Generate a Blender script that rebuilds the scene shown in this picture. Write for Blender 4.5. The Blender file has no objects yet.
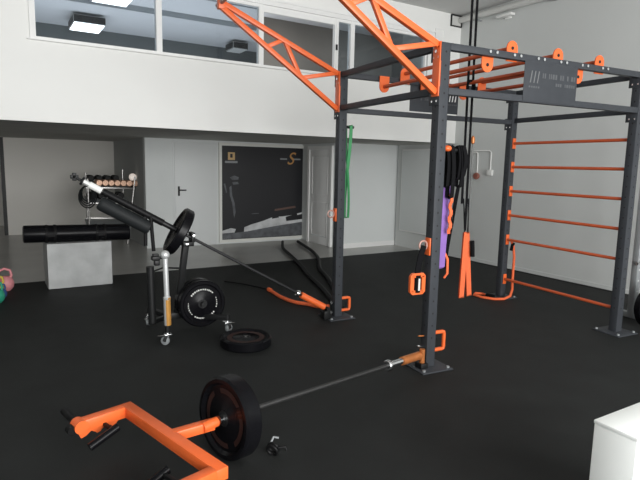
import bpy, bmesh, math, random
from mathutils import Vector, Matrix
random.seed(7)
SC = bpy.context.scene
COL = SC.collection
PI = math.pi

# ------------------------------------------------------------------ materials
def mat(name, col, rough=0.5, metal=0.0, var=0.0, vscale=8.0, bump=0.0, bscale=60.0, emit=None, estr=0.0, spec=0.5, coat=0.0):
    m = bpy.data.materials.new(name); m.use_nodes = True
    nt = m.node_tree; b = nt.nodes['Principled BSDF']
    b.inputs['Base Color'].default_value = (*col, 1)
    b.inputs['Roughness'].default_value = rough
    b.inputs['Metallic'].default_value = metal
    b.inputs['Specular IOR Level'].default_value = spec
    b.inputs['Coat Weight'].default_value = coat
    tc = nt.nodes.new('ShaderNodeTexCoord')
    if var > 0:
        n = nt.nodes.new('ShaderNodeTexNoise'); n.inputs['Scale'].default_value = vscale; n.inputs['Detail'].default_value = 5
        r = nt.nodes.new('ShaderNodeValToRGB')
        r.color_ramp.elements[0].position = .3; r.color_ramp.elements[1].position = .7
        r.color_ramp.elements[0].color = (*[c*(1-var) for c in col], 1)
        r.color_ramp.elements[1].color = (*[min(1, c*(1+var)) for c in col], 1)
        nt.links.new(tc.outputs['Object'], n.inputs['Vector']); nt.links.new(n.outputs['Fac'], r.inputs['Fac'])
        nt.links.new(r.outputs['Color'], b.inputs['Base Color'])
    if bump > 0:
        n2 = nt.nodes.new('ShaderNodeTexNoise'); n2.inputs['Scale'].default_value = bscale; n2.inputs['Detail'].default_value = 4
        bp = nt.nodes.new('ShaderNodeBump'); bp.inputs['Strength'].default_value = bump; bp.inputs['Distance'].default_value = .01
        nt.links.new(tc.outputs['Object'], n2.inputs['Vector']); nt.links.new(n2.outputs['Fac'], bp.inputs['Height'])
        nt.links.new(bp.outputs['Normal'], b.inputs['Normal'])
    if emit:
        b.inputs['Emission Color'].default_value = (*emit, 1); b.inputs['Emission Strength'].default_value = estr
    return m

M = {}
M['white_wall'] = mat('white_wall', (.88, .88, .86), .9, var=.02, vscale=.6, bump=.05, bscale=200)
M['grey_wall'] = mat('grey_wall', (.60, .615, .605), .9, var=.03, vscale=.7, bump=.05, bscale=200)
M['back_wall'] = mat('back_wall', (.72, .745, .74), .85, var=.03, vscale=.8)
M['recess_wall'] = mat('recess_wall', (.72, .70, .66), .9, var=.05, vscale=.5)
M['dark_wall'] = mat('dark_wall', (.40, .41, .405), .9, var=.05, vscale=.6)
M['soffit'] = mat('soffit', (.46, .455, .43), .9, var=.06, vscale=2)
M['ceiling'] = mat('ceiling_paint', (.62, .62, .61), .9, var=.03, vscale=.5)
M['concrete'] = mat('polished_concrete', (.40, .395, .375), .28, var=.12, vscale=1.6, bump=.03, bscale=20)
M['rubber_mat'] = mat('rubber_mat', (.0155, .0168, .0165), .66, var=.18, vscale=3.0, bump=.25, bscale=220, spec=.22)
M['frame_white'] = mat('window_frame_white', (.88, .88, .87), .45)
M['door_white'] = mat('door_white', (.70, .72, .72), .5, var=.02, vscale=1)
M['mezz_ceiling'] = mat('upper_room_ceiling', (.80, .80, .82), .9, var=.05, vscale=.6)
M['mezz_wall'] = mat('upper_room_wall', (.10, .112, .115), .9, var=.08, vscale=.7)
M['mezz_brown'] = mat('upper_room_partition', (.26, .24, .215), .9, var=.12, vscale=.9)
M['steel'] = mat('dark_grey_powder_coat', (.046, .050, .057), .5, var=.06, vscale=12, bump=.05, bscale=300, spec=.18)
M['steel_black'] = mat('black_steel', (.009, .0095, .010), .45, spec=.3)
M['hole_and_shadow'] = mat('hole_and_shadow_black', (.006, .006, .007), .8)  # bolt holes, and the painted shadow line at the right wall foot
M['orange'] = mat('orange_powder_coat', (.80, .14, .031), .38, var=.05, vscale=10)
M['orange_dark'] = mat('orange_red_bar', (.58, .10, .032), .4, var=.06, vscale=10)
M['orange_fabric'] = mat('orange_webbing', (.78, .14, .045), .8, var=.1, vscale=60, bump=.2, bscale=400)
M['bronze'] = mat('orange_bronze_sleeve', (.50, .17, .05), .38, metal=.35, var=.1, vscale=20)
M['chrome'] = mat('chrome', (.78, .79, .80), .2, metal=1)
M['steel_bar'] = mat('bare_steel_bar', (.085, .085, .085), .45, metal=.8, var=.1, vscale=30)
M['bar_dark'] = mat('dark_bar', (.016, .016, .017), .4, metal=.2, spec=.3)
M['silver'] = mat('silver_tube', (.72, .74, .74), .32, metal=.55)
M['gold'] = mat('golden_sleeve', (.52, .26, .06), .4, metal=.3, var=.08, vscale=15)
M['rubber'] = mat('black_rubber', (.006, .006, .0065), .5, var=.1, vscale=10, spec=.18)
M['rubber_gloss'] = mat('black_bumper_rubber', (.0050, .0050, .0062), .27, spec=.13)
M['rubber_red'] = mat('dull_red_ring', (.026, .010, .008), .6, spec=.3)
M['rubber_grey'] = mat('dark_grey_foam', (.013, .015, .016), .6, spec=.25, bump=.1)
M['letter_white'] = mat('white_lettering', (.62, .62, .60), .6)
M['letter_grey'] = mat('grey_lettering', (.27, .28, .29), .6)
M['letter_mid'] = mat('mid_grey_lettering', (.13, .135, .14), .6)
M['letter_faint'] = mat('faint_lettering', (.078, .083, .09), .55)
M['letter_bright'] = mat('pale_slash_marks', (.8, .8, .8), .6)
M['strap_black'] = mat('black_webbing', (.006, .006, .007), .9, bump=.2, bscale=400, spec=.12)
M['purple'] = mat('purple_latex', (.23, .115, .40), .55, var=.08, vscale=8)
M['green'] = mat('green_latex', (.035, .25, .085), .55, var=.08, vscale=8)
M['pink_ring'] = mat('pale_ring', (.42, .24, .20), .4)
M['silver_cloth'] = mat('silver_grey_cover', (.42, .43, .43), .5, var=.12, vscale=5, bump=.6, bscale=7)
M['poster'] = mat('poster_black', (.014, .014, .017), .4)
M['poster_snow'] = mat('poster_pale_ground', (.55, .56, .57), .5, var=.25, vscale=5)
M['poster_grey'] = mat('poster_grey', (.10, .105, .115), .5, var=.3, vscale=9)
M['poster_red'] = mat('poster_dull_red', (.13, .075, .06), .5)
M['emblem_gold'] = mat('emblem_gold', (.62, .42, .20), .5)
M['emblem_s'] = mat('emblem_orange', (.55, .28, .09), .5)
M['poster_frame'] = mat('poster_frame_white', (.74, .74, .70), .5)
M['box_white'] = mat('glossy_white_panel', (.9, .92, .90), .4)
M['plastic_red'] = mat('red_brown_plastic', (.30, .11, .08), .5)
M['plastic_white'] = mat('white_plastic', (.82, .82, .80), .4)
M['pipe'] = mat('painted_pipe', (.60, .60, .58), .5)
M['copper'] = mat('copper_weights', (.42, .26, .18), .35, metal=.5, var=.25, vscale=30)
M['ball_added_glow'] = mat('pale_ball_added_glow', (.95, .88, .82), .25, emit=(1, .86, .76), estr=.35)  # emission lifts the ball in the dim recess; it is no lamp
M['pink'] = mat('pink_vinyl', (.62, .24, .26), .5)
M['yellow'] = mat('yellow_vinyl', (.62, .46, .06), .5)
M['teal'] = mat('green_vinyl', (.02, .26, .16), .5)
M['blue'] = mat('blue_vinyl', (.03, .07, .2), .5)
M['diffuser'] = mat('lit_diffuser', (.9, .9, .9), .5, emit=(1, 1, 1), estr=3.0)
M['rack_steel'] = mat('rack_steel', (.42, .41, .40), .3, metal=.8)
M['galv'] = mat('galvanised_grey', (.33, .35, .36), .45, metal=.3, var=.06, vscale=10)
def glass_mat():
    m = bpy.data.materials.new('window_glass'); m.use_nodes = True; nt = m.node_tree
    nt.nodes.remove(nt.nodes['Principled BSDF'])
    out = nt.nodes['Material Output']
    tr = nt.nodes.new('ShaderNodeBsdfTransparent'); tr.inputs['Color'].default_value = (.84, .88, .91, 1)
    gl = nt.nodes.new('ShaderNodeBsdfGlossy'); gl.inputs['Roughness'].default_value = .03
    fr = nt.nodes.new('ShaderNodeFresnel'); fr.inputs['IOR'].default_value = 1.45
    mx = nt.nodes.new('ShaderNodeMixShader')
    nt.links.new(fr.outputs[0], mx.inputs[0]); nt.links.new(tr.outputs[0], mx.inputs[1]); nt.links.new(gl.outputs[0], mx.inputs[2])
    nt.links.new(mx.outputs[0], out.inputs['Surface'])
    return m
M['glass'] = glass_mat()

# ------------------------------------------------------------------ geometry helpers
def V(*a): return Vector(a)
class MB:
    """collects shapes, each with a material slot, and links them as ONE mesh object"""
    def __init__(s): s.bm = bmesh.new(); s.mats = []
    def _slot(s, m):
        if m not in s.mats: s.mats.append(m)
        return s.mats.index(m)
    def _fin(s, n0, m, smooth=False):
        s.bm.faces.ensure_lookup_table(); k = s._slot(m)
        for f in s.bm.faces[n0:]:
            f.material_index = k; f.smooth = smooth
        return s
    def box(s, lo, hi, m, bev=0.0, rot=None):
        n0 = len(s.bm.faces)
        lo, hi = Vector(lo), Vector(hi); c = (lo+hi)/2; d = hi-lo
        mx = Matrix.Translation(c) @ (rot.to_4x4() if rot else Matrix.Identity(4)) @ Matrix.Diagonal((*d, 1))
        r = bmesh.ops.create_cube(s.bm, size=1, matrix=mx)
        if bev > 0:
            es = list({e for v in r['verts'] for e in v.link_edges})
            bmesh.ops.bevel(s.bm, geom=es, offset=bev, segments=2, affect='EDGES', profile=.5)
        return s._fin(n0, m)
    def beam(s, p0, p1, w, h, m, up=(0, 0, 1), bev=.004):
        """rectangular tube from p0 to p1, w across, h along up"""
        p0, p1 = Vector(p0), Vector(p1); z = (p1-p0); L = z.length; z.normalize()
        x = Vector(up).cross(z); x.normalize(); y = z.cross(x)
        rot = Matrix((x, y, z)).transposed()
        c = (p0+p1)/2; h_ = V(w/2, h/2, L/2)
        return s.box(c-h_, c+h_, m, bev, rot)
    def cyl(s, p0, p1, r, m, r2=None, n=20, smooth=True, caps=True):
        n0 = len(s.bm.faces)
        p0, p1 = Vector(p0), Vector(p1); d = p1-p0; L = d.length
        q = d.to_track_quat('Z', 'Y').to_matrix().to_4x4()
        mx = Matrix.Translation((p0+p1)/2) @ q
        bmesh.ops.create_cone(s.bm, cap_ends=caps, segments=n, radius1=r, radius2=r if r2 is None else r2, depth=L, matrix=mx)
        s._fin(n0, m, smooth)
        for f in s.bm.faces[n0:]:
            if len(f.verts) > 4: f.smooth = False
        return s
    def sph(s, c, r, m, sc=(1, 1, 1), n=20):
        n0 = len(s.bm.faces)
        mx = Matrix.Translation(Vector(c)) @ Matrix.Diagonal((*sc, 1))
        bmesh.ops.create_uvsphere(s.bm, u_segments=n, v_segments=n//2+2, radius=r, matrix=mx)
        return s._fin(n0, m, True)
    def sweep(s, pts, prof, m, closed=False, smooth=True, up=(0, 0, 1)):
        """sweep a closed profile [(x,y)] along pts"""
        n0 = len(s.bm.faces); pts = [Vector(p) for p in pts]; N = len(pts); rings = []
        prev = None
        for i, p in enumerate(pts):
            a = pts[(i-1) % N] if (closed or i > 0) else p
            b = pts[(i+1) % N] if (closed or i < N-1) else p
            t = (b-a).normalized()
            if prev is None:
                u = Vector(up)
                if abs(u.dot(t)) > .95: u = V(1, 0, 0)
                x = u.cross(t).normalized()
            else:
                x = prev - t*prev.dot(t); x.normalize()
            prev = x; y = t.cross(x)
            rings.append([s.bm.verts.new(p + x*px + y*py) for px, py in prof])
        K = len(prof)
        for i in range(N if closed else N-1):
            A, B = rings[i], rings[(i+1) % N]
            for k in range(K):
                s.bm.faces.new((A[k], A[(k+1) % K], B[(k+1) % K], B[k]))
        if not closed:
            s.bm.faces.new(list(reversed(rings[0]))); s.bm.faces.new(rings[-1])
        return s._fin(n0, m, smooth)
    def tube(s, pts, r, m, n=12, closed=False):
        return s.sweep(pts, [(r*math.cos(2*PI*k/n), r*math.sin(2*PI*k/n)) for k in range(n)], m, closed)
    def ribbon(s, pts, w, t, m, closed=False, up=(0, 0, 1)):
        return s.sweep(pts, [(-w/2, -t/2), (w/2, -t/2), (w/2, t/2), (-w/2, t/2)], m, closed, False, up)
    def lathe(s, p0, ax, prof, m, n=48, smooth=True):
        """prof = [(radius, along axis)], closed ring if first==last"""
        n0 = len(s.bm.faces)
        q = Vector(ax).normalized().to_track_quat('Z', 'Y').to_matrix(); p0 = Vector(p0)
        rings = []
        for r, z in prof:
            if r < 1e-6: rings.append([s.bm.verts.new(p0 + q @ V(0, 0, z))])
            else: rings.append([s.bm.verts.new(p0 + q @ V(r*math.cos(2*PI*k/n), r*math.sin(2*PI*k/n), z)) for k in range(n)])
        for i in range(len(prof)-1):
            A, B = rings[i], rings[i+1]
            for k in range(n):
                a0, a1 = A[k % len(A)], A[(k+1) % len(A)]; b0, b1 = B[k % len(B)], B[(k+1) % len(B)]
                vs = []
                for v in (a0, a1, b1, b0):
                    if v not in vs: vs.append(v)
                if len(vs) >= 3: s.bm.faces.new(vs)
        return s._fin(n0, m, smooth)
    def prism(s, poly, o, ux, uy, depth, m):
        """polygon [(u,v)] in the plane o+u*ux+v*uy, extruded by vector depth"""
        n0 = len(s.bm.faces); o, ux, uy, depth = Vector(o), Vector(ux), Vector(uy), Vector(depth)
        A = [s.bm.verts.new(o+ux*a+uy*b) for a, b in poly]; B = [s.bm.verts.new(v.co+depth) for v in A]
        K = len(A)
        s.bm.faces.new(A); s.bm.faces.new(list(reversed(B)))
        for k in range(K): s.bm.faces.new((A[k], B[k], B[(k+1) % K], A[(k+1) % K]))
        return s._fin(n0, m)
    def text(s, body, size, m, o, ux, uy, depth, shear=0.0):
        """flat lettering laid in the plane o, ux, uy and extruded by depth"""
        cu = bpy.data.curves.new('tmp_text', 'FONT'); cu.body = body; cu.size = size; cu.shear = shear
        cu.align_x = 'CENTER'; cu.align_y = 'CENTER'; cu.extrude = depth
        ob = bpy.data.objects.new('tmp_text', cu); COL.objects.link(ob)
        dg = bpy.context.evaluated_depsgraph_get(); me = bpy.data.meshes.new_from_object(ob.evaluated_get(dg))
        bpy.data.objects.remove(ob); bpy.data.curves.remove(cu)
        ux, uy, o = Vector(ux), Vector(uy), Vector(o); uz = ux.cross(uy)
        n0 = len(s.bm.faces); vs = [s.bm.verts.new(o+ux*v.co.x+uy*v.co.y+uz*v.co.z) for v in me.vertices]
        for p in me.polygons:
            try: s.bm.faces.new([vs[i] for i in p.vertices])
            except ValueError: pass
        bpy.data.meshes.remove(me)
        return s._fin(n0, m)
    def build(s, name, parent=None, label=None):
        off = Vector(parent.get('_o', (0, 0, 0))) if parent else Vector((0, 0, 0))
        bmesh.ops.recalc_face_normals(s.bm, faces=s.bm.faces)
        me = bpy.data.meshes.new(name)
        bmesh.ops.translate(s.bm, verts=s.bm.verts, vec=-off)
        s.bm.to_mesh(me); s.bm.free()
        if hasattr(me, 'set_sharp_from_angle'): me.set_sharp_from_angle(angle=math.radians(38))
        for m in s.mats: me.materials.append(m)
        o = bpy.data.objects.new(name, me); COL.objects.link(o)
        if parent: o.parent = parent; o['_o'] = tuple(off)
        if label: o['label'] = label
        return o

# the training rig stands turned by a few degrees in the room
TH = -.0813
RIG = Matrix.Translation((2.8880, 3.0668, 0)) @ Matrix.Rotation(TH, 4, 'Z')
IDM = Matrix.Identity(4)
def thing(name, label, cat, loc=(0, 0, 0), frame=IDM, group=None):
    """an Empty at the thing's base; parts are then given in the coordinates of frame"""
    o = bpy.data.objects.new(name, None); COL.objects.link(o); o.empty_display_size = .1
    o.matrix_world = frame @ Matrix.Translation(loc); o['_o'] = tuple(loc)
    o['label'] = label; o['category'] = cat
    if group: o['group'] = group
    return o
def solo(mb, name, label, cat, loc=(0, 0, 0), frame=IDM, group=None):
    """a thing that is one mesh, with its origin at loc"""
    bmesh.ops.translate(mb.bm, verts=mb.bm.verts, vec=-Vector(loc))
    o = mb.build(name); o.matrix_world = frame @ Matrix.Translation(loc)
    o['label'] = label; o['category'] = cat
    if group: o['group'] = group
    return o
def struct(mb, name, parent=None):
    o = mb.build(name, parent)
    if not parent: o['kind'] = 'structure'
    return o

# ------------------------------------------------------------------ the room
YF = 7.05            # face of the upper storey
XR = 7.06            # right wall
ZC = 4.18            # ceiling
ZS = 2.02            # underside of the upper storey
XL = -3.6
struct(MB().box((XL, -4.2, -.12), (9.0, 15.2, -.012), M['concrete']), 'floor')
struct(MB().box((XL, -4.2, -.012), (XR-.06, 7.83, 0), M['rubber_mat']), 'floor_mat')
struct(MB().box((XL, -4.2, ZC), (9.0, YF+.15, ZC+.15), M['ceiling']), 'ceiling')
struct(MB().box((XL, YF+.15, ZC), (9.0, 12.2, ZC+.15), M['mezz_ceiling']), 'ceiling_upper')
struct(MB().box((XR, -4.2, -.012), (XR+.2, 8.6, ZC), M['grey_wall']), 'wall_right')
struct(MB().box((XL-.2, -4.2, -.012), (XL, 15.2, ZC), M['grey_wall']), 'wall_left')
struct(MB().box((XR-.02, -4.2, -.012), (XR, 7.05, .06), M['grey_wall']).box((XR-.075, -4.2, -.012), (XR-.02, 7.05, .006), M['hole_and_shadow']), 'baseboard_shadow_right')  # low grey board, plus a black strip standing in for the shadow line
# face of the upper storey with its window opening
wx0, wx1, wz0, wz1 = .45, 6.43, 2.932, 3.815
w = MB()
w.box((XL, YF, ZS), (XR, YF+.15, wz0), M['white_wall']); w.box((XL, YF, wz1), (XR, YF+.15, ZC), M['white_wall'])
w.box((XL, YF, wz0), (wx0, YF+.15, wz1), M['white_wall']); w.box((wx1, YF, wz0), (XR, YF+.15, wz1), M['white_wall'])
struct(w, 'wall_upper')
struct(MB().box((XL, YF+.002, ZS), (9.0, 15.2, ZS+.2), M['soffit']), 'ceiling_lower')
struct(MB().box((XL, 12.0, ZS+.2), (9.0, 12.2, ZC), M['mezz_wall']), 'wall_upper_back')
struct(MB().box((8.4, 7.2, ZS+.2), (8.6, 12.0, ZC), M['mezz_wall']), 'wall_upper_right')
struct(MB().box((4.27, 9.1, ZS+.2), (7.2, 9.2, ZC), M['mezz_brown']), 'wall_upper_partition')
# windows of the upper storey
def fr(mb, x0, x1, z0, z1, t, y0, y1, m):
    mb.box((x0, y0, z0), (x1, y1, z0+t), m); mb.box((x0, y0, z1-t), (x1, y1, z1), m)
    mb.box((x0, y0, z0+t), (x0+t, y1, z1-t), m); mb.box((x1-t, y0, z0+t), (x1, y1, z1-t), m)
f = MB(); FW = M['frame_white']
f.box((wx0, YF-.03, wz0), (wx0+.06, YF+.09, wz1), FW); f.box((wx1-.12, YF-.03, wz0), (wx1, YF+.09, wz1), FW)
f.box((wx0+.06, YF-.03, wz0), (wx1-.12, YF+.09, wz0+.022), FW); f.box((wx0+.06, YF-.03, wz1-.06), (wx1-.12, YF+.09, wz1), FW)
f.box((wx0-.03, YF-.045, wz0-.014), (wx1+.03, YF-.002, wz0-.001), M['frame_white'])
f.box((wx0-.03, YF-.035, wz1+.001), (wx1+.03, YF-.002, wz1+.03), M['frame_white'])
struct(f, 'trim_1')
panes = [(.51, 1.85, 1), (1.92, 3.245, 1), (3.32, 4.485, 0), (4.545, 4.765, 1), (4.835, 6.26, 1)]
for i, (x0, x1, g) in enumerate(panes):
    f = MB()
    if i == 2:
        f.box((x0, YF+.005, 3.665), (x1, YF+.05, wz1-.06), M['frame_white'])
        f.box((x0-.04, YF+.0, wz0+.02), (x0, YF+.06, wz1-.06), M['frame_white']); f.box((x1, YF+.0, wz0+.02), (x1+.03, YF+.06, wz1-.06), M['frame_white'])
    else:
        f.box((x0-.035, YF-.012, wz0+.02), (x0, YF+.07, wz1-.05), M['frame_white']); f.box((x1, YF-.012, wz0+.02), (x1+.035, YF+.07, wz1-.05), M['frame_white'])
        f.box((x0, YF-.005, wz0+.02), (x1, YF+.07, wz0+.03), M['frame_white']); f.box((x0, YF-.005, wz1-.1), (x1, YF+.07, wz1-.055), M['frame_white'])
    o = struct(f, 'window_%d' % (i+1)); o['kind'] = 'structure'
    if g: MB().box((x0, YF+.03, wz0+.025), (x1, YF+.036, wz1-.08), M['glass']).build('pane', o)
    if i == 3: MB().box((x0-.045, YF-.025, 3.3), (x0-.02, YF-.008, 3.38), M['steel_black']).build('latch', o)
# inside the upper room: ceiling beam line, dark duct on the partition
struct(MB().box((XL, 9.75, 4.10), (8.4, 9.80, ZC), M['galv']), 'trim_2')
struct(MB().box((XL, 8.55, 4.13), (4.2, 8.59, ZC), M['galv']), 'trim_3')
for lx, ly, txt in [(1.64, 11.05, 'lit box lamp under the upper room ceiling, seen through the leftmost window'), (1.70, 8.86, 'lit ceiling lamp at the top edge of the leftmost upper window'), (4.66, 11.25, 'small unlit box lamp low in the second upper window from the left')]:
    t = thing('ceiling_lamp', txt, 'lamp', (lx, ly, 4.0), group='box lamps in the upper room')
    hw_, hd_ = (.17, .22) if 'small' in txt else (.27, .35)
    MB().box((lx-hw_, ly-hd_, 4.0), (lx+hw_, ly+hd_, 4.13), M['pipe'], .005).box((lx-.02, ly-.02, 4.13), (lx+.02, ly+.02, ZC), M['steel_black']).build('housing', t)
    MB().box((lx-hw_+.02, ly-hd_+.02, 3.985), (lx+hw_-.02, ly+hd_-.02, 4.0), M['plastic_white' if 'small' in txt else 'diffuser']).build('diffuser', t)
# lower storey at the back
YP = 10.1
struct(MB().box((2.40, YP, -.012), (5.9, YP+.15, ZS), M['back_wall']), 'wall_back')
struct(MB().box((2.40, YP+.15, -.012), (2.46, 13.0, ZS), M['dark_wall']), 'wall_recess_side')
struct(MB().box((.24, 13.0, -.012), (2.46, 13.15, ZS), M['recess_wall']), 'wall_recess')
struct(MB().box((XL, 14.9, -.012), (2.46, 15.1, ZS), M['recess_wall']).box((.17, 13.0, -.012), (.24, 13.15, ZS), M['steel_black']), 'wall_recess_back')
struct(MB().box((5.68, 8.65, -.012), (7.3, 8.80, ZS), M['back_wall']).box((5.68, 8.80, -.012), (5.84, YP, ZS), M['back_wall']), 'wall_alcove')
struct(MB().box((5.70, 8.62, -.012), (XR, 8.65, .08), M['frame_white']), 'baseboard_back')
# door left of the poster, door in the side wall right of it
d = MB(); d.box((2.93, YP-.03, -.01), (3.76, YP, 1.95), M['door_white'], .004)
d.box((2.90, YP-.012, -.01), (2.93, YP, 1.98), M['door_white']).box((2.905, YP-.02, 1.955), (3.78, YP, 1.985), M['door_white'])
do = struct(d, 'door_1')
h = MB(); h.box((2.985, YP-.045, .96), (3.02, YP-.03, 1.14), M['steel_black'], .004); h.cyl((3.0, YP-.045, 1.07), (3.0, YP-.09, 1.07), .011, M['steel_black']); h.cyl((2.99, YP-.085, 1.07), (3.13, YP-.085, 1.07), .012, M['steel_black'])
h.build('door_handle', do)
d = MB(); d.box((5.65, 8.93, -.01), (5.68, 9.72, 1.90), M['door_white'], .004)
for (y0, y1, z0, z1) in [(9.02, 9.63, .15, .85), (9.02, 9.63, .98, 1.78)]:
    d.box((5.643, y0, z0), (5.65, y1, z0+.02), M['frame_white']); d.box((5.643, y0, z1-.02), (5.65, y1, z1), M['frame_white'])
    d.box((5.643, y0, z0), (5.65, y0+.02, z1), M['frame_white']); d.box((5.643, y1-.02, z0), (5.65, y1, z1), M['frame_white'])
d.box((5.63, 9.72, -.01), (5.68, 9.80, 1.97), M['frame_white']).box((5.63, 8.86, -.01), (5.68, 8.93, 1.97), M['frame_white']).box((5.63, 8.93, 1.90), (5.68, 9.72, 1.97), M['frame_white'])
struct(d, 'door_2')

# wall cabinet under the upper storey, right wall
t = thing('wall_cabinet', 'pale flat cabinet low on the right wall under the upper storey', 'cabinet', (XR-.04, 8.02, .31))
MB().box((XR-.05, 7.40, .31), (XR, 8.42, 1.94), M['frame_white'], .006).build('body', t)
MB().box((XR-.062, 7.43, .34), (XR-.05, 8.39, 1.91), M['back_wall'], .003).build('door', t)
# conduits, sounder, socket, spotlight and the pipe on the right wall
xw = XR
t = thing('conduit_socket', 'thin bent conduit down to a white socket on the right wall', 'socket', (xw, 6.2, 1.5))
MB().tube([(xw-.012, 6.62, 1.885), (xw-.012, 6.24, 1.885), (xw-.012, 6.205, 1.86), (xw-.012, 6.2, 1.56)], .011, M['plastic_white']).build('conduit', t)
MB().box((xw-.05, 6.14, 1.48), (xw, 6.25, 1.575), M['plastic_white'], .008).build('socket_box', t)
t = thing('alarm_sounder', 'small reddish brown alarm sounder on a conduit on the right wall', 'alarm', (xw, 6.48, 1.45))
MB().tube([(xw-.012, 6.62, 1.86), (xw-.012, 6.51, 1.86), (xw-.012, 6.49, 1.84), (xw-.012, 6.48, 1.5)], .011, M['plastic_white']).build('conduit', t)
MB().lathe((xw, 6.48, 1.465), (-1, 0, 0), [(0, 0), (.05, 0), (.06, .03), (.05, .055), (.03, .06), (.028, .05), (0, .05)], M['plastic_red'], 24).build('sounder', t)
t = thing('ceiling_pipe', 'pale pipe running along the top of the right wall', 'pipe', (xw-.1, 6.0, 4.08))
MB().cyl((xw-.06, 7.04, 4.095), (xw-.06, 2.2, 4.04), .05, M['pipe']).build('pipe', t)
for y in (6.6, 5.2, 3.8): MB().box((xw-.125, y-.015, 4.0), (xw, y+.015, 4.02), M['galv']).box((xw-.125, y-.015, 4.0), (xw-.11, y+.015, ZC), M['galv']).build('bracket', t)
t = thing('spotlight', 'small white wall light below the pipe on the right wall', 'lamp', (xw, 6.05, 3.98))
MB().box((xw-.02, 5.98, 3.92), (xw, 6.1, 4.0), M['plastic_white'], .004).build('bracket', t)
MB().box((xw-.12, 5.9, 3.945), (xw-.02, 6.2, 3.985), M['plastic_white'], .008).build('housing', t)
t = thing('ventilation_box', 'open dark rimmed ventilation box at the ceiling corner above the pipe', 'vent', (6.95, 7.05, 4.1))
v = MB(); fr(v, 6.80, 7.05, 3.98, 4.17, .014, YF-.03, YF-.001, M['bar_dark']); v.build('frame', t)
MB().box((6.82, YF-.02, 4.0), (7.03, YF-.001, 4.15), M['pipe']).build('back_plate', t)
t = thing('wall_hatch', 'small pale framed hatch on the upper wall right of the windows', 'hatch', (6.55, YF, 3.6))

h = MB(); fr(h, 6.47, 6.68, 3.05, 3.9, .02, YF-.02, YF-.001, M['frame_white']); h.build('frame', t)
MB().box((6.49, YF-.01, 3.07), (6.66, YF-.001, 3.88), M['white_wall']).build('panel', t)

# ------------------------------------------------------------------ poster
t = thing('wall_poster', 'large black poster in a white frame on the back wall between two doors', 'poster', (4.81, YP, .0))
f = MB(); fr(f, 3.80, 5.83, .02, 1.985, .055, YP-.05, YP, M['poster_frame']); f.build('frame', t)
pr = MB().box((3.855, YP-.02, .075), (5.775, YP, 1.93), M['poster']).build('print', t)
Y1 = YP-.02
X_, Z_, D_ = V(1, 0, 0), V(0, 0, 1), V(0, -.003, 0)
def fx(pts, m, name, mb=None, dy=0):
    b = (mb or MB()).prism(pts, (0, Y1-dy, 0), X_, Z_, D_, m)
    return b if mb is not None else b.build(name, pr)
snow = [(3.855, .12), (3.855, .25), (4.05, .30), (4.2, .27), (4.35, .31), (4.5, .36), (4.75, .42), (5.0, .50), (5.2, .50), (5.4, .52), (5.6, .56), (5.775, .60), (5.775, .12)]
fx(snow, M['poster_snow'], 'pale_ground')
fx([(3.855, .085), (3.855, .20), (4.4, .22), (5.0, .30), (5.775, .38), (5.775, .085)], M['poster_grey'], 'grey_ground', dy=.003)
# faint side-lit figure on the left
for pts in ([(4.03, 1.31), (4.12, 1.35), (4.22, 1.32), (4.21, 1.27), (4.08, 1.26)], [(4.08, 1.22), (4.20, 1.225), (4.22, 1.18), (4.10, 1.17)],
            [(4.02, 1.12), (4.06, 1.15), (4.08, .95), (4.13, .80), (4.15, .62), (4.12, .5), (4.10, .62), (4.08, .8), (4.03, .95)], [(3.90, 1.18), (3.93, 1.2), (3.97, 1.02), (3.95, 1.0)]):
    fx(pts, M['poster_grey'], 'figure_print')
# dark machine with a reddish bar on the pale ground
fx([(4.18, .33), (4.34, .33), (4.33, .22), (4.12, .20)], M['poster'], 'machine_print', None, .006)
fx([(4.98, .62), (5.08, .62), (5.12, .48), (4.96, .46)], M['poster'], 'machine_print', None, .006)
fx([(5.40, .66), (5.52, .68), (5.56, .52), (5.775, .56), (5.775, .44), (5.30, .40), (5.28, .49), (5.42, .52)], M['poster'], 'machine_print', None, .006)
fx([(5.02, .66), (5.5, .72), (5.52, .68), (5.02, .62)], M['poster_red'], 'red_bar_print', None, .009)
fx([(4.5, .585), (4.66, .59), (4.66, .575), (4.5, .57)], M['poster_grey'], 'caption_bar', None, .004)
mb = MB(); mb.box((3.99, Y1-.005, 1.655), (4.135, Y1, 1.805), M['emblem_gold']); mb.box((4.035, Y1-.008, 1.70), (4.085, Y1-.005, 1.775), M['poster'])
mb.build('square_emblem', pr, 'gold square emblem with a dark middle')
MB().box((3.93, Y1-.004, 1.595), (4.19, Y1, 1.635), M['letter_grey']).build('caption_bar', pr)
MB().text('S', .36, M['emblem_s'], (5.37, Y1-.004, 1.70), (1, 0, 0), (0, 0, 1), .002, .35).build('letter_emblem', pr, 'slanted gold letter S')
MB().box((5.14, Y1-.002, 1.685), (5.30, Y1, 1.715), M['letter_grey']).build('caption_bar', pr)
MB().box((5.43, Y1-.002, 1.685), (5.62, Y1, 1.715), M['letter_grey']).build('caption_bar', pr)

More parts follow.
